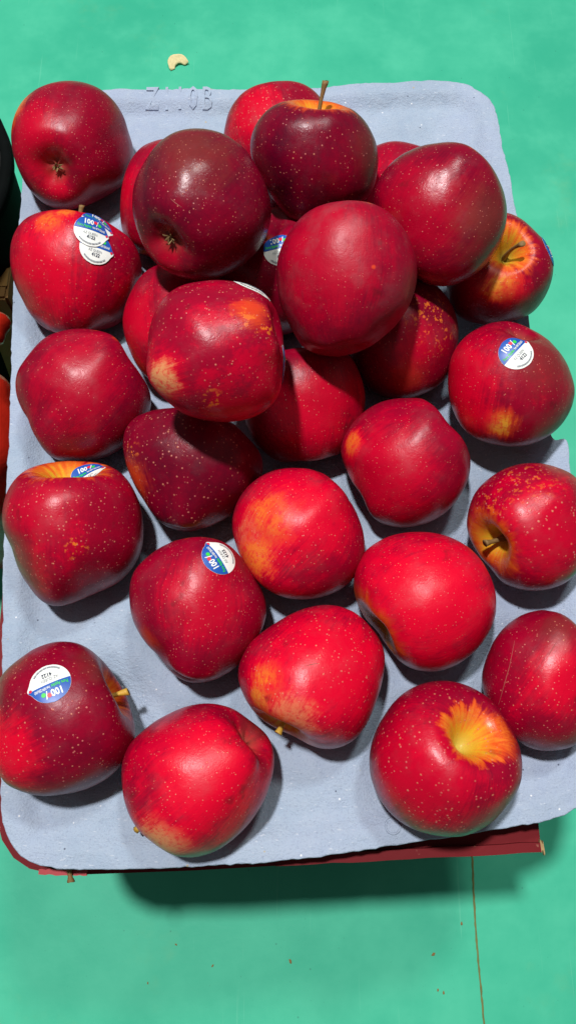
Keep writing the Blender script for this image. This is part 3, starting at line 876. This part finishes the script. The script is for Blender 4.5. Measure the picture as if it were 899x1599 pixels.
def crumb(px, py, size, seed, mat, label):
    rnd = random.Random(seed); bm = bmesh.new()
    bmesh.ops.create_icosphere(bm, subdivisions=2, radius=1)
    a = rnd.random() * 3.1
    for v in bm.verts:
        k = 1 + 0.45 * noise.noise(v.co * 1.6 + Vector((seed, 0, 0)))
        v.co = Vector((v.co.x * size * k * 1.3, v.co.y * size * k * 0.75, (v.co.z * k + .8) * size * 0.4))
    me = bpy.data.meshes.new("crumb"); bm.to_mesh(me); bm.free(); me.materials.append(mat)
    o = bpy.data.objects.new("crumb", me); COL.objects.link(o)
    o.location = at(px, py, TABLE_Z); o.rotation_euler = (0, 0, a)
    tag(o, label, "crumb", "dry crumbs on the green table")
M_CRUMB = plain("dry_crumb", (0.24, 0.15, 0.05), 0.9, 0.4, 900)
for i, (x, y, s) in enumerate([(453,1501,.0022),(275,1475,.0014),(332,1508,.0014),(676,1490,.0022),(720,1442,.0018),(231,1535,.0012),(683,1546,.0015),(692,1550,.0017)]):
    lab = {0: "largest brown crumb lying alone on the green table, far from the seam", 3: "oval brown crumb lying singly a little off the table seam",
           4: "brown crumb right beside the table seam next to the carton's shadow",
           6: "one of two brown crumbs lying close together near the seam", 7: "one of two brown crumbs lying close together near the seam"}.get(
           i, "pinhead brown crumb on the green table below the tray's rounded corner")
    crumb(x, y, s * 0.58, i + 5, M_CRUMB, lab)

# curled dry peel / leaf scrap beyond the tray
V, Fc = [], []
c0 = at(281, 103, TABLE_Z); n = 14
for i in range(n + 1):
    t = i / n; a = math.radians(215 - 190 * t)
    for j in range(6):
        s = j / 5 - .5
        wd = 0.0085 * (1 - 0.5 * abs(2 * t - 1) ** 2) * (1 + .3 * noise.noise(Vector((t * 6, s * 3, 2))))
        rr = 0.0072 + s * wd
        V.append((c0.x + rr * math.cos(a) * 1.25, c0.y + rr * math.sin(a) - .002, TABLE_Z + 0.0006 + 0.0060 * math.sin(math.pi * t) * (0.4 + 0.6 * (s + .5)) + 0.003 * t * (s + .5)))
    if i:
        for j in range(5):
            k = i * 6 + j; m = k - 6
            Fc.append((m, m + 1, k + 1, k))
pe = mesh_obj("peel_scrap", V, Fc, plain("dry_peel", (0.80, 0.66, 0.34), 0.75, 0.3, 400, 0.0004))
sm = pe.modifiers.new("thick", 'SOLIDIFY'); sm.thickness = 0.0006
tag(pe, "small curled cream peel scrap on the green table beyond the tray", "peel")

# ------------------------------------------------------------------ things cut off by the frame beside the tray
def lathe(name, profile, seg, mat, parent, loc=(0, 0, 0)):
    V, Fc = [], []
    for i, (r, z) in enumerate(profile):
        for j in range(seg):
            f = 2 * math.pi * j / seg
            V.append((r * math.cos(f) + loc[0], r * math.sin(f) + loc[1], z + loc[2]))
        if i:
            for j in range(seg):
                k = (j + 1) % seg
                Fc.append(((i - 1) * seg + j, i * seg + j, i * seg + k, (i - 1) * seg + k))
    return mesh_obj(name, V, Fc, mat, parent)
M_BLACK = plain("black_plastic", (0.004, 0.005, 0.005), 0.9, 0.3, 80, spec=0.03)
e = at(15, 268, -0.03)
bucket = empty("bucket", (e.x - 0.105, e.y, TABLE_Z))
tag(bucket, "round black plastic bucket cut off by the frame beside the tray", "bucket")
hz = -0.03 - TABLE_Z
lathe("wall", [(0.0, 0.003), (0.080, 0.003), (0.101, hz - 0.012), (0.105, hz - 0.010), (0.105, hz), (0.098, hz), (0.097, hz - .012), (0.077, 0.008), (0.0, 0.008)], 96, M_BLACK, bucket)
lathe("dark_soil", [(0.0, hz - 0.028), (0.05, hz - .026), (0.0945, hz - 0.030)], 64, plain("dark_soil", (0.008, 0.007, 0.006), 0.95, 0.5, 150, 0.003), bucket)

# brown box end
p0 = at(19, 402, -0.09); p1 = at(21, 466, -0.09)
bw = 0.12
bx = empty("cardboard_box", (p0.x - bw / 2, (p0.y + p1.y) / 2, TABLE_Z))
tag(bx, "small brown cardboard box between the black bucket and red sack", "box")
bm = bmesh.new(); bmesh.ops.create_cube(bm, size=1.0)
hgt = -0.09 - TABLE_Z; ly = abs(p0.y - p1.y)
for v in bm.verts: v.co = Vector((v.co.x * bw, v.co.y * ly, (v.co.z + .5) * hgt))
bmesh.ops.bevel(bm, geom=bm.edges[:], offset=0.002, segments=2, affect='EDGES')
me = bpy.data.meshes.new("box_body"); bm.to_mesh(me); bm.free(); me.materials.append(plain("brown_card", (0.22, 0.105, 0.025), .8, .25, 60, .0005))
o = bpy.data.objects.new("box_body", me); COL.objects.link(o); o.parent = bx
bm = bmesh.new(); bmesh.ops.create_cube(bm, size=1.0)
for v in bm.verts: v.co = Vector((v.co.x * bw * .99, v.co.y * 0.016, v.co.z * 0.0004 + hgt + .0006))
me = bpy.data.meshes.new("sealing_tape"); bm.to_mesh(me); bm.free(); me.materials.append(plain("tape", (0.30, 0.16, 0.05), .3, .1, 60))
o = bpy.data.objects.new("sealing_tape", me); COL.objects.link(o); o.parent = bx

# glossy red plastic sack, knotted top
def mat_sack():
    n = Nodes("red_plastic_film")
    co = n.coord(); a = n.noise(co, 20, 3)
    n.set('Base Color', n.mix(a, (0.34, 0.010, 0.006), (0.50, 0.022, 0.008)))
    n.set('Roughness', 0.28)
    n.set('Normal', n.bump(n.noise(co, 55, 4), 0.4, 0.004))
    return n.mat
s0 = at(12, 640, -0.05); sy0 = at(10, 530, -0.05).y; sy1 = at(6, 795, -0.05).y
sack = empty("plastic_sack", (s0.x - 0.055, (sy0 + sy1) / 2, TABLE_Z))
tag(sack, "glossy red plastic sack cut off by the frame beside the tray", "sack")
V, Fc = [], []; rx, ry, H = 0.052, abs(sy0 - sy1) / 2, -0.035 - TABLE_Z
for i in range(40):
    t = i / 39
    prof = (math.sin(min(1, t / .18) * math.pi / 2) ** .6 * (1 - 0.0 * t)) if t < .8 else math.cos((t - .8) / .2 * math.pi / 2) ** .7
    prof = max(prof, 0.02)
    for j in range(72):
        f = 2 * math.pi * j / 72
        fold = 1 + 0.025 * math.sin(7 * f + 3 * t) + 0.018 * math.sin(13 * f - 2 * t) + 0.03 * noise.noise(Vector((math.cos(f) * 2, math.sin(f) * 2, t * 5)))
        V.append((rx * prof * fold * abs(math.cos(f)) ** .8 * math.copysign(1, math.cos(f)), ry * prof * fold * math.sin(f), t * H))
    if i:
        for j in range(72):
            k = (j + 1) % 72
            Fc.append(((i - 1) * 72 + j, (i - 1) * 72 + k, i * 72 + k, i * 72 + j))
M_SACK = mat_sack()
mesh_obj("sack_body", V, Fc, M_SACK, sack)
kn = at(1, 503, -0.035); V2, F2 = [], []
for i in range(20):
    t = i / 19 * math.pi
    for j in range(28):
        f = 2 * math.pi * j / 28
        rr = 0.0125 * math.sin(t) * (1 + .12 * math.sin(5 * f)); 
        V2.append((kn.x - 0.0085 - sack.location.x + rr * math.cos(f), kn.y - sack.location.y + rr * 1.1 * math.sin(f), -0.040 - TABLE_Z + 0.0125 * math.cos(t) * -1))
    if i:
        for j in range(28):
            k = (j + 1) % 28
            F2.append(((i - 1) * 28 + j, (i - 1) * 28 + k, i * 28 + k, i * 28 + j))
mesh_obj("knot", V2, F2, M_SACK, sack)
